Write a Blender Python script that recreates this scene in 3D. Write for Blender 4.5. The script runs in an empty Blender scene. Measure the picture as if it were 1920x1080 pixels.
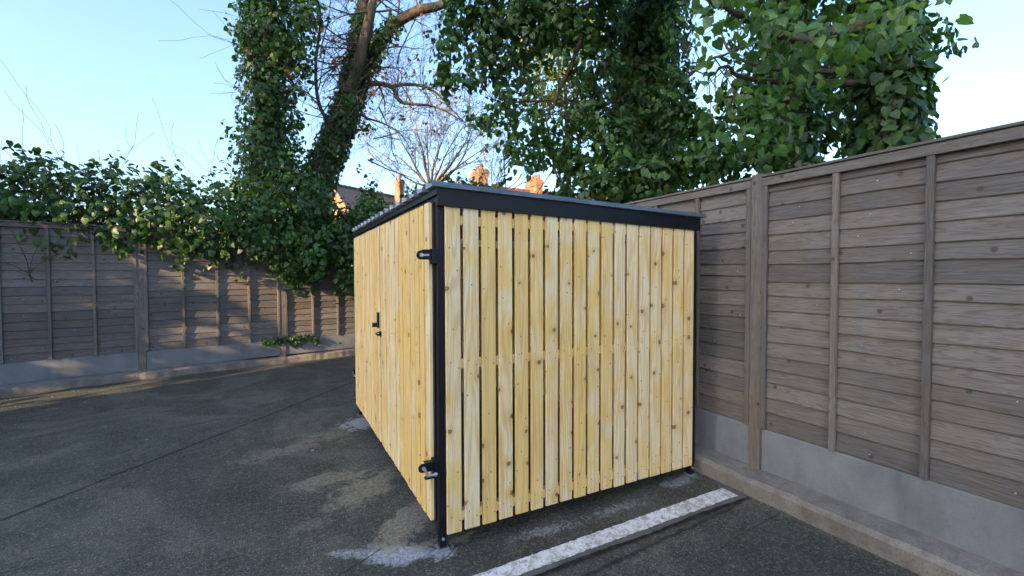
import bpy, bmesh, math, random
import numpy as np
from mathutils import Vector, Matrix
from math import radians as rad, sin, cos, pi
random.seed(7); rng = np.random.default_rng(11)
S = bpy.context.scene
COL = S.collection

# ------------------------------------------------------------ camera
CAM = np.array([-.7884, -2.3232, 1.5]); YAW, PITCH, ROLL, FPX = rad(62.34), rad(-1.61), rad(-.18), 846.7
Fw = np.array([cos(PITCH)*cos(YAW), cos(PITCH)*sin(YAW), sin(PITCH)])
_r = np.cross(Fw, [0, 0, 1]); _r /= np.linalg.norm(_r); _u = np.cross(_r, Fw)
Rt = cos(ROLL)*_r+sin(ROLL)*_u; Up = -sin(ROLL)*_r+cos(ROLL)*_u
cd = bpy.data.cameras.new('camera'); cam = bpy.data.objects.new('camera', cd); COL.objects.link(cam)
cam.matrix_world = Matrix(((Rt[0], Up[0], -Fw[0], CAM[0]), (Rt[1], Up[1], -Fw[1], CAM[1]), (Rt[2], Up[2], -Fw[2], CAM[2]), (0, 0, 0, 1)))
cd.sensor_fit = 'HORIZONTAL'; cd.sensor_width = 36; cd.lens = 36*FPX/1920; cd.clip_start = .05; cd.clip_end = 2000
S.camera = cam
def at(px, py, d):      # a point of the place seen in direction (px,py) of the survey photo at depth d metres
    return CAM+(Fw+(px-960)/FPX*Rt+(540-py)/FPX*Up)*d

# ------------------------------------------------------------ light
SUN_AZ, SUN_EL = rad(205), rad(17)
w = bpy.data.worlds.new('World'); S.world = w; w.use_nodes = True
nt = w.node_tree; bg = nt.nodes['Background']
sky = nt.nodes.new('ShaderNodeTexSky'); sky.sky_type = 'NISHITA'; sky.sun_disc = False
sky.sun_elevation = SUN_EL; sky.sun_rotation = pi/2-SUN_AZ; sky.air_density = 1.0; sky.dust_density = 4.2; sky.ozone_density = 3.0
nt.links.new(sky.outputs[0], bg.inputs[0]); bg.inputs[1].default_value = .12
sl = bpy.data.lights.new('sun', 'SUN'); sl.energy = 3.2; sl.angle = rad(.5); sl.color = (1, .68, .38)
so = bpy.data.objects.new('sun', sl); COL.objects.link(so)
sd = Vector((cos(SUN_EL)*cos(SUN_AZ), cos(SUN_EL)*sin(SUN_AZ), sin(SUN_EL)))
so.rotation_euler = sd.to_track_quat('Z', 'Y').to_euler()
S.view_settings.view_transform = 'Standard'; S.view_settings.look = 'None'; S.view_settings.gamma = 1
S.view_settings.exposure = 2.45
S.render.engine = 'CYCLES'

# ------------------------------------------------------------ node helpers
class N:
    def __init__(s, name):
        s.m = bpy.data.materials.new(name); s.m.use_nodes = True; s.t = s.m.node_tree; s.t.nodes.clear()
        s.out = s.t.nodes.new('ShaderNodeOutputMaterial')
    def n(s, typ, ins=None, **kw):
        o = s.t.nodes.new('ShaderNode'+typ)
        for k, v in kw.items(): setattr(o, k, v)
        for k, v in (ins or {}).items(): s.set(o.inputs[k], v)
        return o
    def set(s, sock, v):
        if isinstance(v, bpy.types.NodeSocket): s.t.links.new(v, sock)
        elif isinstance(v, bpy.types.Node): s.t.links.new(v.outputs[0], sock)
        else: sock.default_value = v
    def math(s, op, a, b=0, c=0, clamp=False):
        o = s.n('Math', {0: a, 1: b, 2: c}, operation=op, use_clamp=clamp); return o.outputs[0]
    def mix(s, f, a, b, mode='MIX'):
        o = s.n('Mix', data_type='RGBA', blend_type=mode); s.set(o.inputs[0], f); s.set(o.inputs[6], a); s.set(o.inputs[7], b); return o.outputs[2]
    def noise(s, vec, scale, detail=4, rough=.55, dist=0):
        o = s.n('TexNoise', {'Scale': scale, 'Detail': detail, 'Roughness': rough, 'Distortion': dist}); s.set(o.inputs['Vector'], vec); return o.outputs[0]
    def ramp(s, f, *st, interp='LINEAR'):
        o = s.n('ValToRGB', {0: f}); cr = o.color_ramp; cr.interpolation = interp
        while len(cr.elements) < len(st): cr.elements.new(.5)
        for e, (p, c) in zip(cr.elements, st):
            e.position = p; e.color = (c, c, c, 1) if isinstance(c, (int, float)) else (*c, 1)
        return o.outputs[0]
    def attr(s, name, out='Vector'):
        return s.n('Attribute', attribute_name=name).outputs[out]
    def vmul(s, v, k):
        return s.n('VectorMath', {0: v, 1: k}, operation='MULTIPLY').outputs[0]
    def obj(s): return s.n('TexCoord').outputs['Object']
    def bump(s, h, strength, dist=.01):
        return s.n('Bump', {'Height': h, 'Strength': strength, 'Distance': dist}).outputs[0]
    def pbr(s, col, rough=.6, normal=None, metal=0, spec=.5, out=True, **kw):
        o = s.n('BsdfPrincipled'); s.set(o.inputs['Base Color'], col if not isinstance(col, tuple) else (*col, 1)[:4])
        s.set(o.inputs['Roughness'], rough); s.set(o.inputs['Metallic'], metal); s.set(o.inputs['Specular IOR Level'], spec)
        if normal is not None: s.set(o.inputs['Normal'], normal)
        if out: s.t.links.new(o.outputs[0], s.out.inputs[0])
        return o

def c4(*c): return (*c, 1)
def mat_pine():
    k = N('pine_boards'); g = k.attr('gc'); sep = k.n('SeparateXYZ', {0: g})
    u, v, r = sep.outputs
    rnd = k.math('FRACT', k.math('MULTIPLY', r, 7.31))
    v2 = k.n('CombineXYZ', {0: k.math('ADD', u, r), 1: v, 2: 0})
    # knots
    vo = k.n('TexVoronoi', {'Scale': 4.3, 'Randomness': 1.0}, voronoi_dimensions='2D', feature='F1'); k.set(vo.inputs['Vector'], v2)
    kc = k.n('SeparateColor', {0: vo.outputs['Color']}).outputs[0]
    kd = k.math('DIVIDE', vo.outputs['Distance'], k.math('MULTIPLY_ADD', kc, .055, .014))   # 1 = knot rim
    knot = k.ramp(kd, (0, .55), (.55, .75), (.8, 1), (.95, .8), (1.0, 0))
    halo = k.ramp(k.math('MULTIPLY', kd, .25), (.2, 1), (1, 0))
    core = k.ramp(kd, (0, 1), (.4, 0)); hasdark = k.math('GREATER_THAN', kc, .72)
    pin = k.n('TexVoronoi', {'Scale': 5.5}, voronoi_dimensions='2D'); k.set(pin.inputs['Vector'], k.vmul(v2, (1, 1, 1)))
    pinm = k.ramp(pin.outputs['Distance'], (.02, 1), (.03, 0))
    # grain bent round the knots, contour style
    warp = k.math('MULTIPLY', k.ramp(k.math('MULTIPLY', kd, .12), (0, 1), (1, 0), interp='EASE'), .012)
    gv = k.n('CombineXYZ', {0: k.math('ADD', k.math('MULTIPLY', k.math('ADD', u, warp), 9.0), 0), 1: k.math('MULTIPLY', v, .38), 2: k.math('MULTIPLY', r, 13)})
    base = k.noise(gv, 1.0, 2, .45)
    rings = k.math('SINE', k.math('MULTIPLY', base, 95.0)); rings = k.ramp(k.math('MULTIPLY_ADD', rings, .5, .5), (.45, 0), (.95, 1))
    fib = k.noise(k.n('CombineXYZ', {0: k.math('MULTIPLY', u, 260), 1: k.math('MULTIPLY', v, 5), 2: r}), 1, 3, .6)
    pn = k.noise(k.n('CombineXYZ', {0: k.math('MULTIPLY', u, 9), 1: k.math('MULTIPLY', v, 3.4), 2: k.math('MULTIPLY', r, 5)}), 1, 4, .6, .5)
    patch = k.ramp(k.math('ADD', pn, k.math('MULTIPLY_ADD', rnd, .32, -.12)), (.40, 0), (.50, .5), (.62, 1))
    col = k.mix(patch, c4(.82, .71, .46), c4(.82, .58, .20))
    pink = k.noise(k.n('CombineXYZ', {0: k.math('MULTIPLY', u, 40), 1: k.math('MULTIPLY', v, 1.1), 2: k.math('MULTIPLY', r, 3)}), 1, 2)
    col = k.mix(k.math('MULTIPLY', k.ramp(pink, (.5, 0), (.75, 1)), .45), col, c4(.66, .45, .30))
    col = k.mix(k.math('MULTIPLY', rings, .36), col, c4(.50, .28, .10))
    col = k.mix(k.math('MULTIPLY', k.ramp(fib, (.4, 0), (.8, 1)), .25), col, c4(.50, .36, .17))
    col = k.mix(k.math('MULTIPLY', halo, .40), col, c4(.52, .30, .09))
    col = k.mix(k.math('MULTIPLY', knot, .95), col, c4(.16, .06, .02))
    col = k.mix(k.math('MULTIPLY', core, hasdark), col, c4(.03, .018, .01))
    col = k.mix(k.math('MULTIPLY', pinm, .8), col, c4(.16, .085, .04))
    h = k.math('ADD', k.math('MULTIPLY', fib, .5), k.math('MULTIPLY', rings, .25))
    k.pbr(col, k.math('MULTIPLY_ADD', fib, .2, .42), k.bump(h, .25, .002), spec=.45)
    return k.m
def mat_weathered():
    k = N('weathered_boards'); g = k.attr('gc'); sep = k.n('SeparateXYZ', {0: g}); u, v, r = sep.outputs
    rnd = k.math('FRACT', k.math('MULTIPLY', r, 5.17))
    gv = k.n('CombineXYZ', {0: k.math('MULTIPLY', u, 22), 1: k.math('MULTIPLY', v, 1.6), 2: k.math('MULTIPLY', r, 9)})
    b = k.noise(gv, 1, 3, .55, .6); ln = k.math('MULTIPLY_ADD', k.math('SINE', k.math('MULTIPLY', b, 60)), .5, .5)
    fib = k.noise(k.n('CombineXYZ', {0: k.math('MULTIPLY', u, 220), 1: k.math('MULTIPLY', v, 6), 2: r}), 1, 3, .6)
    st = k.noise(k.n('CombineXYZ', {0: k.math('MULTIPLY', u, 14), 1: k.math('MULTIPLY', v, 2.2), 2: r}), 1, 4, .6)
    col = k.mix(k.ramp(k.math('MULTIPLY_ADD', rnd, .5, k.math('MULTIPLY', st, .6)), (.3, 0), (.75, 1)), c4(.085, .084, .088), c4(.175, .165, .160))
    col = k.mix(k.math('MULTIPLY', k.ramp(ln, (.5, 0), (1, 1)), .45), col, c4(.045, .036, .034))
    col = k.mix(k.math('MULTIPLY', k.ramp(fib, (.45, 0), (.8, 1)), .4), col, c4(.25, .235, .225))
    col = k.mix(k.math('MULTIPLY', k.ramp(st, (.52, 0), (.7, 1)), .5), col, c4(.06, .05, .045))
    gr = k.noise(k.obj(), 1.3, 4, .6); col = k.mix(k.math('MULTIPLY', k.ramp(gr, (.5, 0), (.7, 1)), .45), col, c4(.15, .105, .065)); gr2 = k.noise(k.obj(), 2.3, 4, .7); col = k.mix(k.math('MULTIPLY', k.ramp(gr2, (.55, 0), (.72, 1)), .35), col, c4(.06, .075, .045))
    vo = k.n('TexVoronoi', {'Scale': 3.0}, voronoi_dimensions='2D'); k.set(vo.inputs['Vector'], k.n('CombineXYZ', {0: k.math('ADD', u, r), 1: v, 2: 0}))
    col = k.mix(k.ramp(vo.outputs['Distance'], (.03, .8), (.05, 0)), col, c4(.05, .035, .03))
    k.pbr(col, .75, k.bump(k.math('ADD', fib, k.math('MULTIPLY', ln, .5)), .5, .003), spec=.35)
    return k.m
def mat_metal(name, col, rough, metal=0., bumpy=.1, spec=.5, dirt=None):
    k = N(name); o = k.obj(); n = k.noise(o, 9, 5, .6); n2 = k.noise(o, 140, 2)
    c = k.mix(k.ramp(n, (.35, 0), (.7, 1)), c4(*[x*.8 for x in col]), c4(*[min(1, x*1.25) for x in col]))
    if dirt: c = k.mix(k.ramp(k.noise(k.vmul(o, (3, 12, 30)), 1, 5, .7), (.5, 0), (.72, .8)), c, c4(*dirt))
    k.pbr(c, k.math('MULTIPLY_ADD', n, .25, rough-.1), k.bump(n2, bumpy, .002), metal, spec); return k.m
def mat_ground():
    k = N('yard_concrete'); o = k.obj(); sp = k.n('SeparateXYZ', {0: o}); x, y, _ = sp.outputs
    big = k.noise(o, 1.1, 6, .6, .4); mid = k.noise(o, 7, 5, .65); fine = k.noise(o, 60, 3, .7); vf = k.noise(o, 260, 2, .6)
    col = k.mix(k.ramp(big, (.35, 0), (.65, 1)), c4(.021, .023, .018), c4(.060, .065, .052))
    green = k.math('MULTIPLY', k.ramp(k.math('MULTIPLY_ADD', x, -.5, .45), (.2, 0), (.8, 1)), k.ramp(mid, (.3, .3), (.65, 1)))
    col = k.mix(k.math('MULTIPLY', green, .8), col, c4(.036, .046, .028))
    col = k.mix(k.math('MULTIPLY', k.ramp(mid, (.5, 0), (.75, 1)), .45), col, c4(.09, .092, .08))
    pat = k.noise(o, 2.6, 7, .7, .8); col = k.mix(k.math('MULTIPLY', k.ramp(pat, (.53, 0), (.60, 1)), .4), col, c4(.09, .095, .08)); col = k.mix(k.math('MULTIPLY', k.ramp(pat, (.36, 1), (.44, 0)), .6), col, c4(.014, .017, .014))
    b2 = k.noise(o, .75, 8, .68, 1.2); col = k.mix(k.math('MULTIPLY', k.ramp(b2, (.49, 0), (.57, 1)), .6), col, c4(.115, .112, .085))
    b3 = k.noise(k.vmul(o, (1, 1.6, 1)), 1.7, 8, .7, .6); col = k.mix(k.math('MULTIPLY', k.ramp(b3, (.50, 0), (.58, 1)), .6), col, c4(.022, .030, .015))
    brush = k.noise(k.vmul(o, (2.2, 40, 1)), 1, 3, .7)
    col = k.mix(k.math('MULTIPLY', k.ramp(brush, (.5, 0), (.75, 1)), .28), col, c4(.12, .12, .11))
    col = k.mix(k.math('MULTIPLY', k.ramp(fine, (.48, 0), (.7, 1)), .55), col, c4(.012, .012, .011))
    g1 = k.noise(o, 42, 4, .75); g2 = k.noise(o, 95, 3, .8)
    col = k.mix(k.math('MULTIPLY', k.ramp(g1, (.50, 0), (.66, 1)), .65), col, c4(.17, .175, .17))
    col = k.mix(k.math('MULTIPLY', k.ramp(g2, (.52, 0), (.62, 1)), .6), col, c4(.010, .011, .011))
    # fine grit
    for sc, th, cc, am, pk in ((62, .20, (.30, .30, .28), .8, .80), (110, .26, (.24, .24, .22), .8, .74), (75, .3, (.006, .007, .006), .7, .7), (190, .3, (.2, .2, .19), .7, .6)):
        vo = k.n('TexVoronoi', {'Scale': sc}); k.set(vo.inputs['Vector'], o)
        pick = k.math('GREATER_THAN', k.n('SeparateColor', {0: vo.outputs['Color']}).outputs[0], pk)
        col = k.mix(k.math('MULTIPLY', k.math('MULTIPLY', k.ramp(vo.outputs['Distance'], (th, 1), (th+.1, 0)), pick), k.math('MULTIPLY', k.ramp(b2, (.35, .35), (.6, 1)), am)), col, c4(*cc))
    # cement dust and lime stains left by the fitting
    def blot(cx, cy, rx, ry, a, colr, amt, lo=.42, sc=9):
        nonlocal col
        dx = k.math('ADD', x, -cx); dy = k.math('ADD', y, -cy)
        ex = k.math('ADD', k.math('MULTIPLY', dx, cos(a)/rx), k.math('MULTIPLY', dy, sin(a)/rx))
        ey = k.math('ADD', k.math('MULTIPLY', dx, -sin(a)/ry), k.math('MULTIPLY', dy, cos(a)/ry))
        d = k.math('SQRT', k.math('ADD', k.math('MULTIPLY', ex, ex), k.math('MULTIPLY', ey, ey)))
        f = k.math('SUBTRACT', 1.0, d, clamp=True)
        nn = k.noise(o, sc, 8, .8, .8)
        m = k.ramp(k.math('ADD', k.math('MULTIPLY', f, .28), nn), (lo+.21, 0), (lo+.30, 1))
        m = k.math('MULTIPLY', m, k.ramp(f, (0, 0), (.25, 1)))
        m = k.math('MULTIPLY', m, k.ramp(k.math('ADD', k.math('MULTIPLY', g1, .6), k.math('MULTIPLY', g2, .5)), (.42, .12), (.66, 1)))
        col = k.mix(k.math('MULTIPLY', m, amt), col, c4(*colr))
    for b in BLOTS: blot(*b)
    def crack(x0, y0, x1, y1, wd, dk, wob=.02, s1=3.0):
        nonlocal col
        L = math.hypot(x1-x0, y1-y0); tx, ty = (x1-x0)/L, (y1-y0)/L
        dx = k.math('ADD', x, -x0); dy = k.math('ADD', y, -y0)
        al = k.math('ADD', k.math('MULTIPLY', dx, tx), k.math('MULTIPLY', dy, ty))
        ac = k.math('ADD', k.math('MULTIPLY', dx, -ty), k.math('MULTIPLY', dy, tx))
        ac = k.math('ADD', ac, k.math('MULTIPLY_ADD', k.noise(o, s1, 4, .6), wob*2, -wob))
        m = k.ramp(k.math('DIVIDE', k.math('ABSOLUTE', ac), wd), (.4, 1), (1, 0))
        inside = k.math('MULTIPLY', k.math('GREATER_THAN', al, 0), k.math('LESS_THAN', al, L))
        m = k.math('MULTIPLY', m, inside); m = k.math('MULTIPLY', m, k.ramp(k.noise(o, 14, 3), (.3, .4), (.5, 1)))
        col = k.mix(k.math('MULTIPLY', m, dk), col, c4(.006, .006, .006))
    for c in CRACKS: crack(*c)
    h = k.math('ADD', k.math('MULTIPLY', fine, .5), k.math('ADD', k.math('MULTIPLY', vf, .5), k.math('MULTIPLY', mid, .8)))
    k.pbr(col, k.ramp(mid, (.3, .62), (.7, .9)), k.bump(h, .7, .008), spec=.4)
    return k.m
def mat_concrete(name, a, b, sc=6, grit=.5, spots=None, bs=.5):
    k = N(name); o = k.obj(); n = k.noise(o, sc, 6, .6, .3); f = k.noise(o, 90, 3, .7); st = k.noise(k.vmul(o, (3, 3, .7)), 1.6, 4, .6)
    col = k.mix(k.ramp(n, (.3, 0), (.7, 1)), c4(*a), c4(*b))
    col = k.mix(k.math('MULTIPLY', k.ramp(st, (.5, 0), (.75, 1)), .5), col, c4(*[q*.45 for q in a]))
    col = k.mix(k.math('MULTIPLY', k.ramp(f, (.5, 0), (.75, 1)), grit), col, c4(*[q*.5 for q in a]))
    if spots:
        vo = k.n('TexVoronoi', {'Scale': 45}); k.set(vo.inputs['Vector'], o)
        col = k.mix(k.ramp(vo.outputs['Distance'], (.2, .9), (.3, 0)), col, c4(*spots))
    k.pbr(col, .85, k.bump(k.math('ADD', f, n), bs, .004), spec=.3); return k.m
def mat_paint_line():
    k = N('worn_white_paint'); o = k.obj(); n = k.noise(o, 22, 6, .75, .3); f = k.noise(o, 120, 3, .7); w_ = k.noise(o, 4, 3)
    wear = k.ramp(k.math('ADD', k.math('MULTIPLY', n, .7), k.math('MULTIPLY', f, .35)), (.485, 0), (.59, 1))
    col = k.mix(k.ramp(w_, (.3, 0), (.7, 1)), c4(.62, .64, .66), c4(.74, .76, .78))
    col = k.mix(k.math('MULTIPLY', wear, .8), col, c4(.24, .225, .205))
    k.pbr(col, .7, k.bump(f, .4, .003), spec=.4); return k.m
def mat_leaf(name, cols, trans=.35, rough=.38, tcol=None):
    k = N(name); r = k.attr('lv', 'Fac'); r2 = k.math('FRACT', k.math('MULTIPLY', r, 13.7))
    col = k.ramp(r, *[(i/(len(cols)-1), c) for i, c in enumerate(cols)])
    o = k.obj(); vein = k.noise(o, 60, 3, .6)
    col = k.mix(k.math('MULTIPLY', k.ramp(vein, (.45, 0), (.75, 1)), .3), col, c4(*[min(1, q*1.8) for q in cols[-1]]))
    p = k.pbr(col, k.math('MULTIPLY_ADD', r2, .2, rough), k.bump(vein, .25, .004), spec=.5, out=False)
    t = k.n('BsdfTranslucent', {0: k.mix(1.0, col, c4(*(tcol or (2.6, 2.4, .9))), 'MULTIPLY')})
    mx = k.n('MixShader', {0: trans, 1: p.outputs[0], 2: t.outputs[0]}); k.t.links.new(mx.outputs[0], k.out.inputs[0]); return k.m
def mat_bark(name, a, b, sc=1):
    k = N(name); o = k.obj(); n = k.noise(k.vmul(o, (18*sc, 18*sc, 4*sc)), 1, 5, .65, .5); g = k.noise(o, 3, 3)
    col = k.mix(k.ramp(n, (.35, 0), (.7, 1)), c4(*a), c4(*b)); col = k.mix(k.math('MULTIPLY', k.ramp(g, (.45, 0), (.7, 1)), .5), col, c4(.09, .10, .05))
    k.pbr(col, .85, k.bump(n, .6, .01), spec=.25); return k.m
def mat_brick(name, a, b, mortar):
    k = N(name); g = k.attr('gc')
    br = k.n('TexBrick', {'Color1': c4(*a), 'Color2': c4(*b), 'Mortar': c4(*mortar), 'Scale': 1.0, 'Mortar Size': .008, 'Brick Width': .225, 'Row Height': .075}); k.set(br.inputs['Vector'], g)
    n = k.noise(g, 3, 5, .6); col = k.mix(k.math('MULTIPLY', k.ramp(n, (.45, 0), (.7, 1)), .4), br.outputs[0], c4(*[q*.5 for q in a]))
    k.pbr(col, .85, k.bump(br.outputs[1], .3, -.01), spec=.25); return k.m
def mat_tiles(name, a, b):
    k = N(name); g = k.attr('gc')
    br = k.n('TexBrick', {'Color1': c4(*a), 'Color2': c4(*b), 'Mortar': c4(.01, .01, .01), 'Scale': 1.0, 'Mortar Size': .006, 'Brick Width': .17, 'Row Height': .11}); k.set(br.inputs['Vector'], g)
    n = k.noise(g, 2.2, 5, .65); col = k.mix(k.math('MULTIPLY', k.ramp(n, (.45, 0), (.7, 1)), .5), br.outputs[0], c4(.05, .05, .035))
    k.pbr(col, .7, k.bump(br.outputs[1], .5, -.02), spec=.3); return k.m
def mat_plain(name, col, rough=.6, metal=0, spec=.5):
    k = N(name); n = k.noise(k.obj(), 12, 4); c = k.mix(n, c4(*[q*.75 for q in col]), c4(*[min(1, q*1.25) for q in col])); k.pbr(c, rough, None, metal, spec); return k.m

# stains: cx, cy, rx, ry, angle, colour, strength, threshold, scale
LIME, SANDY = (.42, .45, .49), (.28, .255, .20)
BLOTS = [(-.24, .07, .20, .10, -.45, LIME, .95, .30, 11), (-.20, .10, .36, .10, -.52, LIME, .5, .34, 14), (-.45, .20, .16, .06, -.5, LIME, .7, .34, 12), (.0, -.02, .13, .07, .5, LIME, .8, .36, 12),
         (.12, .06, .16, .06, .2, SANDY, .8, .36, 12), (-.08, .09, .12, .05, .2, SANDY, .8, .34, 10),
         (-.12, .36, .34, .15, .9, SANDY, 1, .30, 8), (-.25, .95, .5, .24, .8, SANDY, .8, .36, 6), (-.5, 1.2, .5, .22, .2, SANDY, .7, .38, 5), (-.75, 2.0, .5, .25, .3, SANDY, .5, .38, 6), (-.62, .62, .2, .12, .3, SANDY, .45, .38, 8),
         (.0, 2.45, .35, .3, .4, LIME, .9, .36, 9), (-.35, 2.2, .5, .3, .1, SANDY, .5, .42, 5),
         (.62, -.10, .42, .09, -.05, LIME, .55, .42, 26), (1.1, -.10, .5, .10, .0, LIME, .5, .44, 22), (1.80, .0, .30, .10, .1, LIME, .6, .38, 12),
         (.95, -.55, .6, .12, .1, SANDY, .25, .46, 8)]
CRACKS = [(-6.0, -2.55, .8, 5.05, .022, .95, .02, 2.0), (-.62, .0, -.30, .17, .007, .9, .012, 8.0), (-.05, -.10, .10, .02, .006, .8, .012, 8.0),
          (-2.4, -.452, 2.02, -.398, .034, .95, .016, 5), (.2, -.56, 1.9, -.43, .020, .7, .03, 4), (1.3, -.7, 2.0, -.62, .008, .6, .03, 4.0), (.5, -.9, 1.5, -.75, .006, .5, .05, 3.0),
          (-3.5, 1.2, -.6, 2.4, .006, .6, .05, 2.0)]

M = dict(pine=mat_pine(), fence=mat_weathered(), ground=mat_ground(), line=mat_paint_line(),
         black=mat_metal('black_powder_coat', (.0045, .006, .010), .38, 0, .12, .36),
         flash=mat_metal('dirty_blue_grey_flashing', (.11, .14, .18), .42, .35, .15, .5, (.04, .055, .055)),
         roof=mat_metal('grey_roof_sheet', (.40, .44, .50), .42, .25, .15, .5, (.05, .075, .07)),
         galv=mat_metal('galvanised_steel', (.55, .58, .62), .38, .85), rubber=mat_plain('black_plastic', (.012, .012, .014), .5),
         gravelboard=mat_concrete('gravel_board_concrete', (.135, .15, .17), (.20, .215, .235), 4, .3, None, .15),
         kerb=mat_concrete('rough_kerb_concrete', (.15, .14, .13), (.24, .225, .21), 9, .8, None, .9),
         lip=mat_concrete('old_kerb_lip', (.10, .10, .095), (.15, .15, .14), 9, .6),
         ivy=mat_leaf('ivy_leaf', [(.011, .038, .011), (.020, .062, .015), (.034, .098, .020), (.075, .155, .024)], .28, .40),
         ivy_lit=mat_leaf('ivy_leaf_painted_sunlit', [(.03, .07, .015), (.08, .14, .02), (.16, .20, .02), (.26, .22, .02)], .45, .36),  # sun on the ivy put into a brighter, yellower leaf colour
         big=mat_leaf('broad_leaf', [(.03, .085, .028), (.055, .14, .04), (.085, .19, .05), (.16, .22, .05)], .35, .34),
         dry=mat_leaf('dry_brown_leaf', [(.10, .04, .02), (.20, .08, .035), (.14, .09, .05)], .3, .6, (1.3, 1.2, 1.1)),
         bits=mat_leaf('dead_leaf_bits', [(.05, .035, .025), (.12, .09, .06), (.34, .30, .22)], .1, .7, (1, 1, 1)),
         bark=mat_bark('smooth_brown_bark', (.055, .042, .034), (.13, .10, .075)), twig=mat_bark('pale_twig_bark', (.16, .11, .07), (.30, .22, .14), 2),
         dark=mat_bark('ivy_stem_bark', (.05, .04, .03), (.11, .085, .06)),
         brick=mat_brick('orange_brick', (.20, .085, .05), (.27, .125, .07), (.20, .16, .12)), render=mat_plain('orange_brown_wall', (.5, .24, .12), .85),
         brickd=mat_brick('brown_brick', (.25, .15, .10), (.32, .2, .13), (.3, .27, .22)),
         slate=mat_tiles('dark_slate_tiles', (.055, .055, .06), (.085, .08, .08)), tile=mat_tiles('red_brown_tiles', (.16, .075, .05), (.22, .11, .07)),
         pot=mat_plain('terracotta', (.20, .075, .045), .7), glass=mat_plain('dark_window_glass', (.02, .025, .03), .08), white=mat_plain('white_frame', (.7, .7, .68), .5))

# ------------------------------------------------------------ mesh helpers
class MB:
    def __init__(s): s.v = []; s.f = []; s.g = []; s.mi = []; s.mats = []
    def add(s, vs, fs, gc=None, mat=0):
        b = len(s.v); s.v += [tuple(map(float, p)) for p in vs]; s.f += [tuple(b+i for i in f) for f in fs]; s.mi += [mat]*len(fs)
        s.g += gc if gc is not None else [(p[0]+p[1], p[2], 0) for p in vs]
    def box(s, x0, x1, y0, y1, z0, z1, mat=0, gc='z', r=None, dz=None):
        # gc: grain axis; dz(x) optional slope of top/bottom with x
        vs = [(x, y, z) for z in (z0, z1) for y in (y0, y1) for x in (x0, x1)]
        r = random.random()*50 if r is None else r
        if dz: vs = [(x, y, z+dz(x)) for x, y, z in vs]
        if gc == 'z': g = [((x-x0)+(y-y0), z, r) for x, y, z in vs]
        elif gc == 'x': g = [((z-z0)+(y-y0), x, r) for x, y, z in vs]
        elif gc == 'y': g = [((z-z0)+(x-x0), y, r) for x, y, z in vs]
        s.add(vs, [(0, 2, 3, 1), (4, 5, 7, 6), (0, 1, 5, 4), (2, 6, 7, 3), (0, 4, 6, 2), (1, 3, 7, 5)], g, mat)
    def prism(s, poly, a, b, axis, mat=0, r=None, gc=None):
        # poly in the plane across 'axis', from a to b
        r = random.random()*50 if r is None else r
        def P(p, t): return {'x': (t, p[0], p[1]), 'y': (p[0], t, p[1]), 'z': (p[0], p[1], t)}[axis]
        n = len(poly); vs = [P(p, a) for p in poly]+[P(p, b) for p in poly]
        mn = min(p[0] for p in poly), min(p[1] for p in poly)
        g = [((p[0]-mn[0])+(p[1]-mn[1]), t, r) for t in (a, b) for p in poly]
        fs = [tuple(range(n)), tuple(range(2*n-1, n-1, -1))]+[(i, n+i, n+(i+1) % n, (i+1) % n) for i in range(n)]
        s.add(vs, fs, g, mat)
    def cyl(s, p, q, r0, r1=None, n=12, mat=0, cap=True):
        p, q = Vector(p), Vector(q); d = (q-p).normalized(); a = d.orthogonal().normalized(); b = d.cross(a); r1 = r0 if r1 is None else r1
        vs = [tuple(c+(a*cos(2*pi*i/n)+b*sin(2*pi*i/n))*rr) for c, rr in ((p, r0), (q, r1)) for i in range(n)]
        fs = [(i, (i+1) % n, n+(i+1) % n, n+i) for i in range(n)]
        if cap: fs += [tuple(range(n-1, -1, -1)), tuple(range(n, 2*n))]
        s.add(vs, fs, None, mat)
    def build(s, name, mat, parent=None, loc=(0, 0, 0), bevel=0, smooth=False):
        me = bpy.data.meshes.new(name); me.from_pydata([Vector(p)-Vector(loc) for p in s.v], [], s.f)
        at_ = me.attributes.new('gc', 'FLOAT_VECTOR', 'POINT'); at_.data.foreach_set('vector', np.array(s.g, dtype=np.float32).ravel())
        for m in (mat if isinstance(mat, list) else [mat]): me.materials.append(m)
        me.polygons.foreach_set('material_index', s.mi); me.update()
        bm = bmesh.new(); bm.from_mesh(me); bmesh.ops.recalc_face_normals(bm, faces=bm.faces); bm.to_mesh(me); bm.free()
        if smooth: me.polygons.foreach_set('use_smooth', [True]*len(me.polygons))
        o = bpy.data.objects.new(name, me); COL.objects.link(o); o.location = loc
        if parent: par(o, parent)
        if bevel:
            b = o.modifiers.new('b', 'BEVEL'); b.width = bevel; b.segments = 2; b.limit_method = 'ANGLE'; b.angle_limit = rad(40)
        return o
def wloc(o):
    v = o.location.copy()
    while o.parent: o = o.parent; v += o.location
    return v
def par(o, p):
    o.parent = p; o.location = o.location-wloc(p)
def thing(name, label, cat, loc=(0, 0, 0), group=None):
    o = bpy.data.objects.new(name, None); o.empty_display_size = .2; COL.objects.link(o); o.location = loc; tag(o, label, cat, group); return o
def tag(o, label=None, cat=None, group=None, kind=None):
    for k_, v in (('label', label), ('category', cat), ('group', group), ('kind', kind)):
        if v: o[k_] = v
    return o

# ------------------------------------------------------------ ground and yard
b = MB(); b.add([(-250, -250, 0), (250, -250, 0), (250, 250, 0), (-250, 250, 0)], [(0, 1, 2, 3)]); tag(b.build('ground', M['ground']), 'dark stained concrete yard surface', kind='structure')
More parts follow.
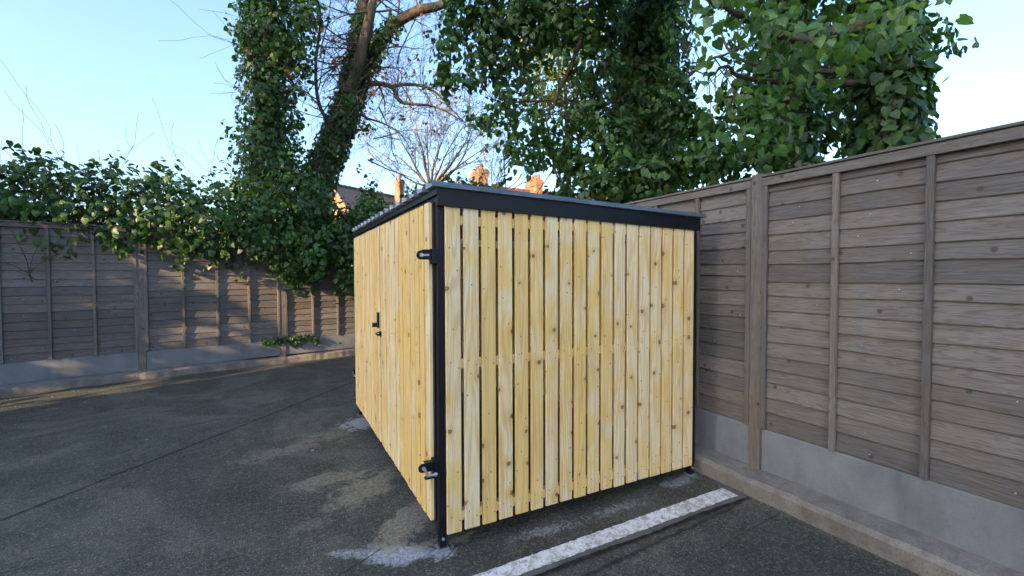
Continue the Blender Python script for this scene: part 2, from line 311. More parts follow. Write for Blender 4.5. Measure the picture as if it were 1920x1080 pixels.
# worn white bay line: slightly ragged sheet 4 mm up, and the broken kerb lip beside it
def strip(x0, x1, ya, yb, z, h, step=.04, jag=.003):
    bb = MB(); n = int((x1-x0)/step); vs = []
    rr = random.Random(3)
    for i in range(n+1):
        x = x0+(x1-x0)*i/n; vs += [(x, ya(x)+rr.uniform(-jag, jag), z), (x, yb(x)+rr.uniform(-jag, jag), z)]
    fs = [(2*i, 2*i+1, 2*i+3, 2*i+2) for i in range(n)]
    if h:
        m = len(vs); vs += [(p[0], p[1], p[2]-h) for p in vs]
        fs += [(2*i+1+o_, 2*i+3+o_, 2*i+3+m+o_, 2*i+1+m+o_) for i in range(n) for o_ in (0, -1)]
        fs += [(0, 1, m+1, m), (2*n, 2*n+1, 2*n+1+m, 2*n+m)]
    bb.add(vs, fs); return bb
lt = lambda x: -.288+.022*x; lb = lambda x: -.392+.012*x
tag(strip(-2.6, 1.95, lb, lt, .0135, 0, .015, .0045).build('bay_line', M['line']), 'worn white painted parking line beside the shed', kind='structure')
tag(strip(-2.6, 2.0, lambda x: lb(x)-.020-.006*sin(x*7), lambda x: lt(x)+.006, .0095, .0135, .04, .004).build('kerb_lip', M['lip']), 'thin raised grey concrete edge under the white line', kind='structure')

# ------------------------------------------------------------ kerbs under the fences
def kerb(bb, n=60, x0=2.02, x1=2.3, y0=-9, y1=6.98, h=.125):
    pass
b = MB(); ys = np.linspace(-9, 6.95, 260); rr = random.Random(5); vs = []
for y in ys:
    j = rr.uniform(-.006, .006)
    vs += [(2.035+j*.6, y, -.02), (2.02+j, y, .095), (2.045+j, y, .122+j*.4), (2.21, y, .135)]
b.add(vs, [(4*i+q, 4*i+q+1, 4*i+q+5, 4*i+q+4) for i in range(len(ys)-1) for q in range(3)])
tag(b.build('kerb', M['kerb']), 'rough concrete ledge along the foot of the right fence', kind='structure')
FA = np.array([-.487, 6.467]); FD = np.array([1.05, .223]); FD /= np.linalg.norm(FD); FN = np.array([FD[1], -FD[0]])   # back fence line and its front normal
def fp(s, off, z): p = FA+FD*s+FN*off; return (p[0], p[1], z)
b = MB(); ss = np.linspace(-13, 2.75, 240); vs = []
for s_ in ss:
    j = rr.uniform(-.006, .006); vs += [fp(s_, .10+j, -.02), fp(s_, .10+j, .085+j), fp(s_, .0, .11)]
b.add(vs, [(3*i+q, 3*i+q+1, 3*i+q+4, 3*i+q+3) for i in range(len(ss)-1) for q in range(2)])
tag(b.build('back_kerb', M['kerb']), 'low concrete ledge along the foot of the back fence', kind='structure')

# ------------------------------------------------------------ fences (local frame: s along, t out of the face, z)
def fence(name, label, fr, posts, z0, z1, slat, seed, nb=4):
    root = thing(name, label, 'fence', fr(posts[0], 0, 0)); R_ = random.Random(seed); rl = fr(posts[0], 0, 0)
    def quadbox(bb, s0, s1, t0, t1, za, zb, along, mat=0):
        r = R_.random()*50; vs = [fr(s, t, z) for z in (za, zb) for t in (t0, t1) for s in (s0, s1)]
        g = [((z-za)+(t-t0), s, r) if along else ((s-s0)+(t-t0), z, r) for z in (za, zb) for t in (t0, t1) for s in (s0, s1)]
        bb.add(vs, [(0, 2, 3, 1), (4, 5, 7, 6), (0, 1, 5, 4), (2, 6, 7, 3), (0, 4, 6, 2), (1, 3, 7, 5)], g, mat)
    for i, s in enumerate(posts):
        bb = MB(); quadbox(bb, s-.04, s+.04, -.06, .035, 0, z1+.03, False); bb.build('post', M['fence'], root, rl)
        if i == len(posts)-1: break
        a, c = s+.041, posts[i+1]-.041
        bb = MB(); quadbox(bb, a, c, -.03, .02, .132, z0-.003, True); bb.build('gravel_board', M['gravelboard'], root, rl, bevel=.008)
        bb = MB(); z = z0; zt = z1-.02; k_ = 0
        while z < zt-.03:
            hgt = slat*R_.uniform(.85, 1.15); r = R_.random()*50; ns = 26; vs = []; g = []
            ph = R_.uniform(0, 6); am = R_.uniform(.001, .006)
            for q in range(ns+1):
                s_ = a+(c-a)*q/ns; wv = am*sin(ph+s_*5)+R_.uniform(-.0012, .0012)
                for (t, zz) in ((.014, z+wv), (.016, z+.004+wv), (.002, min(z+hgt+.03, zt)), (-.004, z+wv)):
                    vs.append(fr(s_, t, zz)); g.append((zz-z, s_, r))
            bb.add(vs, [(4*q+e, 4*q+(e+1) % 4, 4*q+4+(e+1) % 4, 4*q+4+e) for q in range(ns) for e in range(4)], g)
            z += hgt; k_ += 1
        bb.build('panel', M['fence'], root, rl)
        for q in range(nb+1):
            sq = a+.018+(c-a-.036)*q/nb; bb = MB(); quadbox(bb, sq-.017, sq+.017, .019, .042, z0+.002, z1-.062, False); bb.build('batten', M['fence'], root, rl, bevel=.002)
        bb = MB()
        for q in range(nb):
            for e in range(int((zt-z0)/slat)):
                if R_.random() < .55: continue
                sn = a+.018+(c-a-.036)*(q+R_.uniform(.1, .9))/nb; zn = z0+.05+e*slat+R_.uniform(-.02, .02); p0 = fr(sn, .010, zn); p1 = fr(sn, .0185, zn); bb.cyl(p0, p1, .0035, n=6)
        if bb.v: nl_ = bb.build('nail_heads', M['galv'], root, rl); nl_['kind'] = 'stuff'
        bb = MB(); quadbox(bb, a, c, .018, .044, z1-.060, z1-.004, True); bb.build('top_rail', M['fence'], root, rl, bevel=.003)
        bb = MB(); quadbox(bb, a, c, -.03, .055, z1, z1+.016, True); bb.build('capping', M['fence'], root, rl, bevel=.003)
    return root
# right fence: battens fall at y = .18 and .63
fence('side_fence', 'tall grey-brown overlap board fence running behind the right end of the shed', lambda s, t, z: (2.22-t, s, z), [-7.84, -5.96, -4.08, -2.2, -.32, 1.56, 3.44, 5.32, 6.94], .43, 2.165, .104, 4)
fence('back_fence', 'dark overlap board fence under the ivy at the back of the yard', lambda s, t, z: fp(s, t, z), [-11.49, -9.61, -7.73, -5.85, -3.97, -2.09, -.21, 1.67, 2.45], .40, 2.2, .11, 9)

# ------------------------------------------------------------ the shed
W, L = 1.97, 2.72
slope = lambda x: -.0245*x
shed = thing('slatted_shed', 'pale timber slatted shed with black steel frame and sloping ribbed metal roof', 'shed')
def board_y(bb, x0, x1, yf, th, z0, z1, dz=0):    # board standing in a wall that faces -y, front at yf
    c = .0025; bb.prism([(x0, yf+th), (x0, yf+c), (x0+c, yf), (x1-c, yf), (x1, yf+c), (x1, yf+th)], z0, z1+dz, 'z')
def board_x(bb, y0, y1, xf, th, z0, z1):
    c = .0025; bb.prism([(xf+th, y0), (xf+c, y0), (xf, y0+c), (xf, y1-c), (xf+c, y1), (xf+th, y1)], z0, z1, 'z')
XE = [.017, .120, .228, .332, .438, .543, .646, .751, .857, .963, 1.070, 1.178, 1.284, 1.391, 1.499, 1.608, 1.716, 1.824, 1.931]
bb = MB(); RB = random.Random(21)
for i in range(18):
    gap = .0185 if i < 12 else .016
    x0, x1 = XE[i]+.002, XE[i+1]-gap+.002
    z0 = .092+RB.uniform(-.002, .002)+.004*(i > 3); z1 = 1.885+slope(x1)
    board_y(bb, x0, x1, -.020+RB.uniform(-.0012, .0012), .0135, z0, z1)
wall = bb.build('end_wall', M['pine'], shed); wall['label'] = 'wall of eighteen upright pale knotty boards'
bb = MB()
for i in range(18):
    for z in (1.0, 1.035, .15, .185):
        x = XE[i]+.05+(.022 if z in (1.0, .15) else -.024); zz = z+RB.uniform(-.006, .006)
        if i == 0 and z == 1.0: bb.cyl((x, -.0222, zz), (x, -.0205, zz), .0030, n=8); sc0 = bb.build('screw', M['rubber'], wall, (x, -.021, zz)); screw_d = (x, zz); continue
        so_ = sc0.copy(); COL.objects.link(so_); so_.location = (x, -.021, zz)
for z in (1.015, .168, 1.80):
    bb = MB(); bb.box(.0295, 1.9195, -.0045, -.0005, z-.026, z+.026, gc='x'); bb.box(.031, 1.918, -.0005, .04, z-.026, z+.026, gc='x'); bb.build('rail', M['pine'], shed)
# far end and back wall, slatted the same way
bb = MB()
for i in range(18): board_y(bb, XE[i], XE[i+1]-.01, L+.002, .019, .10, 1.88+slope(XE[i]))
bb.build('far_wall', M['pine'], shed)
bb = MB()
for i in range(25): board_x(bb, .05+i*.105, .145+i*.105, W+.002, .018, .10, 1.83)
bb.build('back_wall', M['pine'], shed)
# steel frame
def post(x0, y0):
    bb = MB(); bb.box(x0, x0+.05, y0, y0+.05, .085, 1.958+slope(x0+.03)); p = bb.build('corner_post', M['black'], shed, bevel=.004)
    bb = MB(); bb.box(x0+.006, x0+.044, y0+.004, y0+.044, .012, .0845); f_ = bb.build('foot', M['black'], p, bevel=.002)
    bb = MB(); bb.box(x0-.006, x0+.056, y0-.012, y0+.056, .004, .012); bb.build('foot_plate', M['galv'], p, bevel=.001)
    bb = MB(); bb.cyl((x0+.024, y0+.004, .062), (x0+.024, y0-.006, .062), .0095, .008, 10); bb.cyl((x0+.024, y0-.006, .062), (x0+.024, y0-.009, .062), .005, n=8); bb.build('bolt', M['galv'], p)
    return p
PS = [(-.022, .0), (W-.05, .0), (-.022, L-.05), (W-.05, L-.05)]
posts_ = [post(*p) for p in PS]
# first post shows a wide right face beside the boards
bb = MB(); bb.box(-.022+.0505, W-.0505, .0445, .0845, 1.90, 1.95, dz=slope, gc='x'); bb.box(-.022+.0505, W-.0505, .0445, .0845, .10, .14, gc='x'); bb.build('frame_rail', M['black'], shed)
bb = MB(); bb.box(-.020, .020, .0505, L-.0505, 1.905, 1.955, gc='y'); bb.build('door_header', M['black'], shed, bevel=.003)
bb = MB(); bb.box(-.028, W-.006, -.034, -.024, 1.868, 1.962, dz=slope, gc='x'); bb.build('fascia', M['black'], shed, bevel=.002)
bb = MB(); bb.box(-.0345, -.0235, -.034, L+.02, 1.925, 1.960, gc='y'); bb.build('eave_fascia', M['black'], shed, bevel=.002)
# roof sheet: trapezoid ribs running down the fall
x0, x1 = -.062, 2.0; pit = .172; prof = []; y = -.045
while y < L+.03:
    prof += [(y, .0), (y+.105, .0), (y+.116, .032), (y+.156, .032)]; y += pit
prof = [p for p in prof if p[0] < L+.06]
bb = MB(); vs = []
for (y, h) in prof:
    for x in (x0, x1):
        vs += [(x, y, 1.966+slope(x)+h), (x, y, 1.9635+slope(x)+h)]
n = len(prof); fs = []
for i in range(n-1):
    a, c = 4*i, 4*i+4
    fs += [(a, a+2, c+2, c), (a+1, c+1, c+3, a+3), (a, c, c+1, a+1), (a+2, a+3, c+3, c+2)]
bb.add(vs, fs); bb.build('roof_sheet', M['roof'], shed)
bb = MB()   # verge flashing along the near edge: dark lip under, sloping pale flank over
dzs = slope
for xa, xb in ((-.066, 2.0),):
    pr = [(-.050, 1.966), (-.060, 1.9655), (-.056, 1.983), (-.040, 1.993), (.02, 1.9945), (.02, 1.9925), (-.039, 1.991)]
    vs = [(x, p[0], p[1]+slope(x)) for x in (xa, xb) for p in pr]; m = len(pr)
    bb.add(vs, [tuple(range(m)), tuple(range(2*m-1, m-1, -1))]+[(i, m+i, m+(i+1) % m, (i+1) % m) for i in range(m)])
bb.build('verge_flashing', M['flash'], shed)
# doors (local: boards stand proud of the frame)
def door(y0, y1, n, lab):
    fr = MB()
    for a, c in ((y0, y0+.035), (y1-.035, y1)): fr.box(-.030, -.0225, a, c, .15, 1.895)
    for z in (.17, 1.0, 1.84): fr.box(-.0295, -.0235, y0+.036, y1-.036, z, z+.035)
    d = fr.build('door', M['black'], shed); d['label'] = lab
    bb = MB(); p = (y1-y0-.022)/n; R_ = random.Random(n)
    for i in range(n):
        a = y0+.020+i*p; board_x(bb, a, a+p-R_.uniform(.019, .023), -.0505+R_.uniform(-.0025, .0015), .019, .150+R_.uniform(-.002, .002), 1.893+R_.uniform(-.003, .002))
    bb.build('cladding', M['pine'], d)
    return d
d1 = door(.036, 1.352, 13, 'near door of narrow upright pale boards'); d2 = door(1.364, L-.036, 13, 'far door of narrow upright pale boards')
def hinge(y, z, d, rf=1., low=False):
    def sh_(m): m.v = [(p[0] if p[0] > -.052 else -.052+(p[0]+.052)*rf, p[1], p[2]) for p in m.v]
    bb = MB(); bb.box(-.052, -.0225, y-.005, y+.045, z-.045, z+.035); bb.box(-.112, -.052, y+.002, y+.008, z-.024, z+.024)   # plate welded to the post, upright ear
    bb.cyl((-.110, y+.0015, z), (-.110, y+.0085, z), .024, n=20)
    bb.box(-.100, -.05, y-.008, y+.03, z+.024, z+.029); sh_(bb); h = bb.build('hinge', M['black'], d, bevel=.002)
    bb = MB()
    if low:
        bb.cyl((-.106, y-.010, z), (-.106, y+.0015, z), .010, n=16); bb.cyl((-.102, y-.008, z-.006), (-.086, y-.008, z-.030), .006, n=14)
        bb.cyl((-.092, y-.010, z-.040), (-.035, y-.010, z-.040), .0075, n=12); bb.cyl((-.050, y-.010, z-.040), (-.042, y-.010, z-.040), .012, n=6)
    else:
        bb.cyl((-.108, y-.009, z), (-.108, y+.0015, z), .011, n=6); bb.cyl((-.108, y-.012, z), (-.108, y-.009, z), .005, n=12)
        bb.cyl((-.098, y-.006, z-.001), (-.070, y-.006, z-.001), .0065, n=12)
    sh_(bb); bb.build('hinge_pin', M['galv'], h)
    if low:
        bb = MB(); bb.box(-.100, -.03, y-.006, y+.02, z-.064, z-.050); sh_(bb); bb.build('lower_lug', M['black'], h, bevel=.006)
for y, d in ((-.004, d1), (L-.02, d2)):
    rf = 1. if d == d1 else .35; hinge(y, 1.608, d, rf); hinge(y, .475, d, rf, low=True)
bb = MB(); bb.box(-.068, -.0515, 1.382, 1.412, 1.08, 1.205); bb.cyl((-.068, 1.40, 1.105), (-.098, 1.40, 1.105), .018, n=16); bb.cyl((-.098, 1.40, 1.105), (-.104, 1.40, 1.105), .022, n=16)
bb.build('lock', M['rubber'], d2, bevel=.003)
bb = MB(); bb.box(-.060, -.0515, 1.30, 1.36, 1.020, 1.060); bb.box(-.085, -.060, 1.315, 1.322, 1.025, 1.055); bb.cyl((-.078, 1.29, 1.034), (-.078, 1.40, 1.034), .006, n=10)
hp = bb.build('hasp', M['black'], d1, bevel=.002)
bb = MB(); bb.cyl((-.078, 1.30, 1.046), (-.078, 1.375, 1.046), .005, n=10); bb.build('bolt', M['galv'], hp)

# ------------------------------------------------------------ foliage and branches
LV = np.array([(0, 0, 0), (0, 1, -.16), (0, .45, .03), (.27, -.12, -.02), (.47, .2, -.07), (.31, .62, -.07), (-.27, -.12, -.02), (-.47, .2, -.07), (-.31, .62, -.07)], dtype=np.float32)
LF = np.array([(0, 3, 4, 2), (2, 4, 5, 1), (0, 2, 7, 6), (2, 1, 8, 7)], dtype=np.int32)
def nrmz(a): return a/np.maximum(np.linalg.norm(a, axis=1, keepdims=True), 1e-6)
def leaves(name, P, Nn, size, mat, parent, loc, jit=.45, droop=.8, narrow=1.0, smooth=True):
    """P: leaf points, Nn: the way each leaf faces, size: scalar or array"""
    n = len(P); nr = nrmz(Nn+rng.normal(0, jit, (n, 3)))
    t = rng.normal(0, .45, (n, 3))+np.array([0, 0, -droop])+Nn*.25; t = nrmz(t-nr*np.sum(t*nr, 1, keepdims=True)); bx = np.cross(t, nr)
    sz = (np.ones(n)*size*rng.uniform(.55, 1.2, n))[:, None, None]; wd = rng.uniform(.8, 1.15, n)[:, None]*narrow; cu = rng.uniform(.2, 2.2, n)[:, None]
    V = (LV[None, :, 0:1]*wd[:, :, None]*bx[:, None, :]+LV[None, :, 1:2]*t[:, None, :]+LV[None, :, 2:3]*cu[:, :, None]*nr[:, None, :])*sz+P[:, None, :]
    V = V-np.array(loc, dtype=float)
    F = (LF[None]+(np.arange(n)*9)[:, None, None]).reshape(-1)
    me = bpy.data.meshes.new(name); me.vertices.add(n*9); me.vertices.foreach_set('co', V.astype(np.float32).ravel())
    me.loops.add(n*16); me.loops.foreach_set('vertex_index', F); me.polygons.add(n*4); me.polygons.foreach_set('loop_start', np.arange(n*4)*4)
    me.update(calc_edges=True)
    cl = np.sin(P @ np.array([2.1, 1.7, 2.6]))*.12
    lv = np.clip(rng.beta(1.6, 2.4, n)+cl, 0, 1); a = me.attributes.new('lv', 'FLOAT', 'POINT'); a.data.foreach_set('value', np.repeat(lv, 9).astype(np.float32))
    if smooth: me.polygons.foreach_set('use_smooth', [True]*(n*4))
    me.materials.append(mat); o = bpy.data.objects.new(name, me); COL.objects.link(o); o.location = loc
    if parent: par(o, parent)
    return o
def blob(c, r, n, shell=.55, k=6, spread=.06):
    """leaf points in sprigs through an ellipsoid; returns points and facing"""
    m = max(1, n//k); d = nrmz(rng.normal(0, 1, (m, 3))); q = rng.uniform(shell**2, 1, m)**.5
    lump = 1+.22*np.sin(d @ np.array([5., 3, 4])+c[0]*9)+.12*np.sin(d @ np.array([-7., 9, 6])+c[2]*5)
    ctr = np.array(c)+d*np.array(r)*(q*lump)[:, None]; P = np.repeat(ctr, k, 0); hang = rng.normal(0, 1, (m, 3))*.6+np.array([0, 0, -1]); hang = nrmz(hang)
    s = rng.uniform(-1, 1, (m*k, 1)); P = P+np.repeat(hang, k, 0)*s*spread*1.6+rng.normal(0, spread*.45, (m*k, 3))
    Nn = np.repeat(nrmz(d+np.array([0, -.0, .35])), k, 0); return P, Nn
def bpx(px, py, rx, ry, dep, dens=1., thick=None, leaf=.075, cov=3.0, **kw):
    c = at(px, py, dep); a, h = rx/FPX*dep, ry/FPX*dep; t = thick or (a+h)/2
    n = int(cov*dens*pi*a*h/(leaf*leaf*.55)); P, Nn = blob(c, (a, a, h), n, spread=leaf*1.1, **kw)
    v = (P-c); along = v @ Fw; P = P+np.outer(along*(t/a-1), Fw); return P, Nn
def tube(bb, pts, rad_, n=6):
    pts = [Vector(p) for p in pts]; base = len(bb.v); ref = Vector((.3, .2, .9)); vs = []
    for i, p in enumerate(pts):
        d = (pts[min(i+1, len(pts)-1)]-pts[max(i-1, 0)]).normalized(); a = d.cross(ref)
        if a.length < .05: a = d.cross(Vector((1, 0, 0)))
        a.normalize(); c = d.cross(a); r = rad_[i]
        vs += [tuple(p+(a*cos(2*pi*q/n)+c*sin(2*pi*q/n))*r) for q in range(n)]
    fs = [(i*n+q, i*n+(q+1) % n, (i+1)*n+(q+1) % n, (i+1)*n+q) for i in range(len(pts)-1) for q in range(n)]
    fs.append(tuple(range(len(vs)-n, len(vs)))); bb.add(vs, fs)
def smoothpath(pts, rads, sub=6, wob=.0, R_=random):
    out, ro = [], []; P = [np.array(p, float) for p in pts]; n = len(P)
    for i in range(n-1):
        p0, p1, p2, p3 = P[max(i-1, 0)], P[i], P[i+1], P[min(i+2, n-1)]
        for j in range(sub):
            t = j/sub; q = .5*((2*p1)+(-p0+p2)*t+(2*p0-5*p1+4*p2-p3)*t*t+(-p0+3*p1-3*p2+p3)*t**3)
            out.append(q+np.array([R_.gauss(0, wob) for _ in range(3)])); ro.append(rads[i]*(1-t)+rads[i+1]*t)
    out.append(P[-1]); ro.append(rads[-1]); return out, ro
def twig(bb, p, d, ln, r, lev, R_, grav=.0, ends=None, kids=(3, 5), minr=.0022, fan=.8):
    p = Vector(p); d = Vector(d).normalized(); pts = [p.copy()]; rs = [r]; ns = 6; c = d.copy()
    for i in range(ns):
        c = (c+Vector((R_.gauss(0, .13), R_.gauss(0, .13), R_.gauss(0, .13)+grav))).normalized(); p = p+c*ln/ns; pts.append(p.copy()); rs.append(max(minr, r*(1-.75*(i+1)/ns)))
    tube(bb, pts, rs, 4 if r < .02 else 7)
    if ends is not None: ends.append(pts[-1])
    if lev > 0:
        for _ in range(R_.randint(*kids)):
            i = R_.randint(1, ns); dd = (pts[i]-pts[i-1]).normalized(); o = Vector((R_.gauss(0, 1), R_.gauss(0, 1), R_.gauss(0, .8))); o = (o-dd*o.dot(dd)).normalized()
            twig(bb, pts[i], dd+o*fan*R_.uniform(.6, 1.2), ln*R_.uniform(.45, .75), max(minr, rs[i]*.62), lev-1, R_, grav, ends, kids, minr, fan)
def cat(parts): return np.concatenate([p[0] for p in parts]), np.concatenate([p[1] for p in parts])
def sleeve(pts, rads, dens, R0=.0, leaf=.07):
    """leaf points wrapped around a path"""
    Ps, Ns = [], []
    for (p, q, r) in zip(pts[:-1], pts[1:], rads[:-1]):
        p, q = np.array(p), np.array(q); ln = np.linalg.norm(q-p); n = int(dens*ln*2*pi*(r+R0)/(leaf*leaf*.55))
        if n < 1: continue
        d = nrmz(rng.normal(0, 1, (n, 3))); ax = (q-p)/ln; d = nrmz(d-np.outer(d @ ax, ax)); t = rng.uniform(0, 1, (n, 1))
        Ps.append(p+(q-p)*t+d*(r+R0)*rng.uniform(.55, 1.25, (n, 1))); Ns.append(d+np.array([0, 0, .3]))
    return np.concatenate(Ps), np.concatenate(Ns)

# --- ivy hedge along the top of the back fence
RH = random.Random(31)
hl = (.2, 7.0, 0); hedge = thing('ivy_hedge', 'dense dark green ivy mass smothering the top of the back fence', 'hedge', hl)
parts = []
for (px, py, rx, ry, dep) in [(580, 400, 50, 50, 8.1), (560, 470, 60, 45, 7.6), (640, 445, 60, 52, 8.2), (690, 425, 50, 40, 8.8), (690, 360, 16, 22, 8.8), (700, 385, 26, 22, 8.6), (590, 480, 30, 55, 7.55), (650, 500, 24, 45, 8.0),
                              (640, 415, 60, 32, 8.8), (785, 378, 34, 24, 9.5), (560, 360, 40, 40, 8.3), (735, 430, 60, 42, 9.0), (578, 352, 30, 24, 8.6), (850, 375, 60, 20, 9.8), (660, 465, 35, 60, 8.1),
                              (560, 510, 26, 26, 7.5), (648, 535, 14, 18, 7.9),
                              (480, 420, 90, 90, 7.6), (380, 420, 90, 90, 7.2), (270, 410, 100, 90, 6.9), (160, 410, 110, 100, 6.6), (40, 400, 110, 110, 6.3), (-60, 400, 110, 120, 6.0)]:
    parts.append(bpx(px, py, rx, ry, dep, 1.15, leaf=.085, shell=.6))
P_, N_ = cat(parts); leaves('foliage', P_, N_, .088, M['ivy'], hedge, hl)
bb = MB()
for i in range(26):
    s_ = RH.uniform(-6, 2.3); p = fp(s_, -.15, .6); twig(bb, p, (RH.uniform(-.3, .3), .1, 1), 2.0, .025, 2, RH, .02)
bb.build('stems', M['dark'], hedge, hl)
bb = MB(); pth = []
for a, c in ((-.5, .0), (-.1, .35)):
    q = [fp(a+(c-a)*i/8, .055+.02*sin(i), .40-.02*sin(i*2.1)-.15*(i > 6)*(i-6)*.3) for i in range(9)]; tube(bb, q, [.005]*9, 5); pth.append(q)
tr = thing('ivy_runner', 'small ivy runner trailing over the concrete gravel board of the back fence', 'plant', tuple(pth[0][0])); bb.build('stem', M['dark'], tr, tuple(pth[0][0]))
Pq = np.concatenate([np.repeat(np.array(q), 14, 0) for q in pth]); Pq = Pq+rng.normal(0, .03, Pq.shape); leaves('leaves', Pq, np.tile(np.array([[FN[0], FN[1], .5]]), (len(Pq), 1)), .05, M['ivy'], tr, tuple(pth[0][0]))

# --- leaning ivy-clad tree
RT = random.Random(8); D = 9.6
T = lambda px, py, d=D: tuple(at(px, py, d))
tb = at(575, 560, D); tl = (tb[0], tb[1], 0)
lean = thing('leaning_tree', 'tall bare tree leaning right with its trunk wrapped in ivy', 'tree', tl)
tpts, trad = smoothpath([tl, T(585, 430), T(597, 345), T(626, 268), T(648, 210), T(660, 165), T(671, 120), T(677, 60), T(682, 0), T(690, -80), T(705, -200)], [.36, .33, .29, .26, .24, .21, .17, .15, .13, .11, .07])
bb = MB(); tube(bb, tpts, trad, 14); bb.build('trunk', M['bark'], lean, tl, smooth=True)
br = []
b1 = smoothpath([T(640, 200), T(660, 160, 9.4), T(672, 120, 9.3), T(686, 62, 9.2), T(700, 0, 9.1), T(712, -90, 9.1)], [.16, .13, .12, .10, .085, .05])
b2 = smoothpath([T(655, 150, 9.7), T(690, 112, 9.6), T(712, 78, 9.5), T(742, 44, 9.4), T(785, 20, 9.2), T(830, 8, 9.0), T(890, -30, 8.8), T(960, -110, 8.7)], [.15, .13, .12, .11, .10, .08, .06, .04])
b3 = smoothpath([T(665, 185), T(690, 160), T(712, 157), T(736, 165), T(750, 190), T(775, 195), T(805, 198), T(835, 208), T(868, 228)], [.09, .065, .05, .048, .036, .03, .024, .018, .012])
b4 = smoothpath([T(735, 163), T(760, 158), T(795, 162), T(820, 176), T(838, 196), T(872, 230)], [.04, .035, .03, .024, .018, .01])
b5 = smoothpath([T(655, 235), T(675, 215), T(690, 222), T(720, 232), T(750, 250), T(770, 280)], [.045, .03, .022, .018, .012, .008])
b6 = smoothpath([T(640, 260), T(600, 200, 9), T(592, 120, 8.7), T(600, 40, 8.5), T(585, -20, 8.4)], [.05, .035, .028, .02, .012])
bb = MB(); ends = []
for q in (b1, b2, b3, b4, b5, b6): tube(bb, q[0], q[1], 9)
for (pp, rr_), nk, l0 in ((b1, 14, 1.2), (b2, 12, 1.1), (b3, 24, 1.1), (b4, 14, .9), (b5, 16, 1.1), (b6, 14, 1.1), ((tpts[22:], trad[22:]), 28, 1.5)):
    for _ in range(nk):
        i = RT.randint(2, len(pp)-2); twig(bb, pp[i], (RT.gauss(0, 1), RT.gauss(0, .6), RT.gauss(.2, .9)), l0*RT.uniform(.5, 1.2), min(rr_[i]*.4, .022), 2, RT, .0, ends, (3, 5), .0028)
for px, py, dx, dz in ((560, 250, -.3, .6), (600, 110, .4, .8), (650, 230, -1, .2), (700, 260, 1, -.2), (745, 120, .2, 1), (640, 90, -.8, .6), (710, 200, .5, -1), (690, 300, .8, -.3)):
    twig(bb, T(px, py, D+.3), tuple(Rt*dx+Up*dz), 1.5, .018, 3, RT, .0, ends, (3, 4), .0028)
bb.build('branches', M['bark'], lean, tl, smooth=True)
i0 = 3; s1 = sleeve([p for p in tpts[i0:46]], [r*.75+.09 for r in trad[i0:46]], 2.8, .0, .075); s2 = sleeve(b2[0][:20], [r+.07 for r in b2[1][:20]], 1.1, .0, .08)
s3 = [bpx(px, py, rx, ry, D-.2, .8, leaf=.08) for px, py, rx, ry in ((592, 338, 28, 20), (626, 282, 32, 22), (575, 300, 22, 16), (645, 230, 26, 24), (662, 190, 22, 22), (700, 92, 20, 14), (690, 118, 20, 20), (672, 150, 18, 26), (678, 60, 8, 50), (566, 330, 16, 22), (680, 236, 14, 14))]
P_, N_ = cat([s1, s2]+s3); leaves('ivy', P_, N_, .085, M['ivy'], lean, tl)
E_ = np.array([tuple(e) for e in ends]); E_ = E_[rng.permutation(len(E_))[:110]]; E_ = np.repeat(E_, 5, 0)+rng.normal(0, .035, (len(E_)*5, 3)); leaves('dead_leaves', E_, rng.normal(0, 1, E_.shape), .07, M['dry'], lean, tl)

# --- ivy-covered tree at the left edge
el = at(515, 560, 8.6); el = (el[0], el[1], 0); edge = thing('ivy_tree', 'tall tree at the left edge hidden under a hanging curtain of ivy', 'tree', el)
tp, tr_ = smoothpath([el, T(505, 300, 8.6), T(498, 120, 8.5), T(490, -60, 8.4), T(480, -260, 8.4)], [.3, .24, .19, .15, .1])
bb = MB(); tube(bb, tp, tr_, 10); bb.build('trunk', M['dark'], edge, el, smooth=True)
parts = [bpx(px, py, rx, ry, 8.4, .95, leaf=.085) for px, py, rx, ry in ((575, 40, 26, 48), (590, 15, 18, 30), (565, 110, 17, 40), (562, 170, 9, 22), (560, 225, 8, 18), (558, 275, 9, 22), (535, 60, 34, 90), (505, 180, 36, 90), (485, 60, 40, 90), (490, 300, 55, 70), (525, 330, 40, 40), (520, -60, 60, 50))]
P_, N_ = cat(parts+[sleeve(tp, [r+.2 for r in tr_], 1.4, 0, .085)]); leaves('crown', P_, N_, .088, M['ivy'], edge, el)

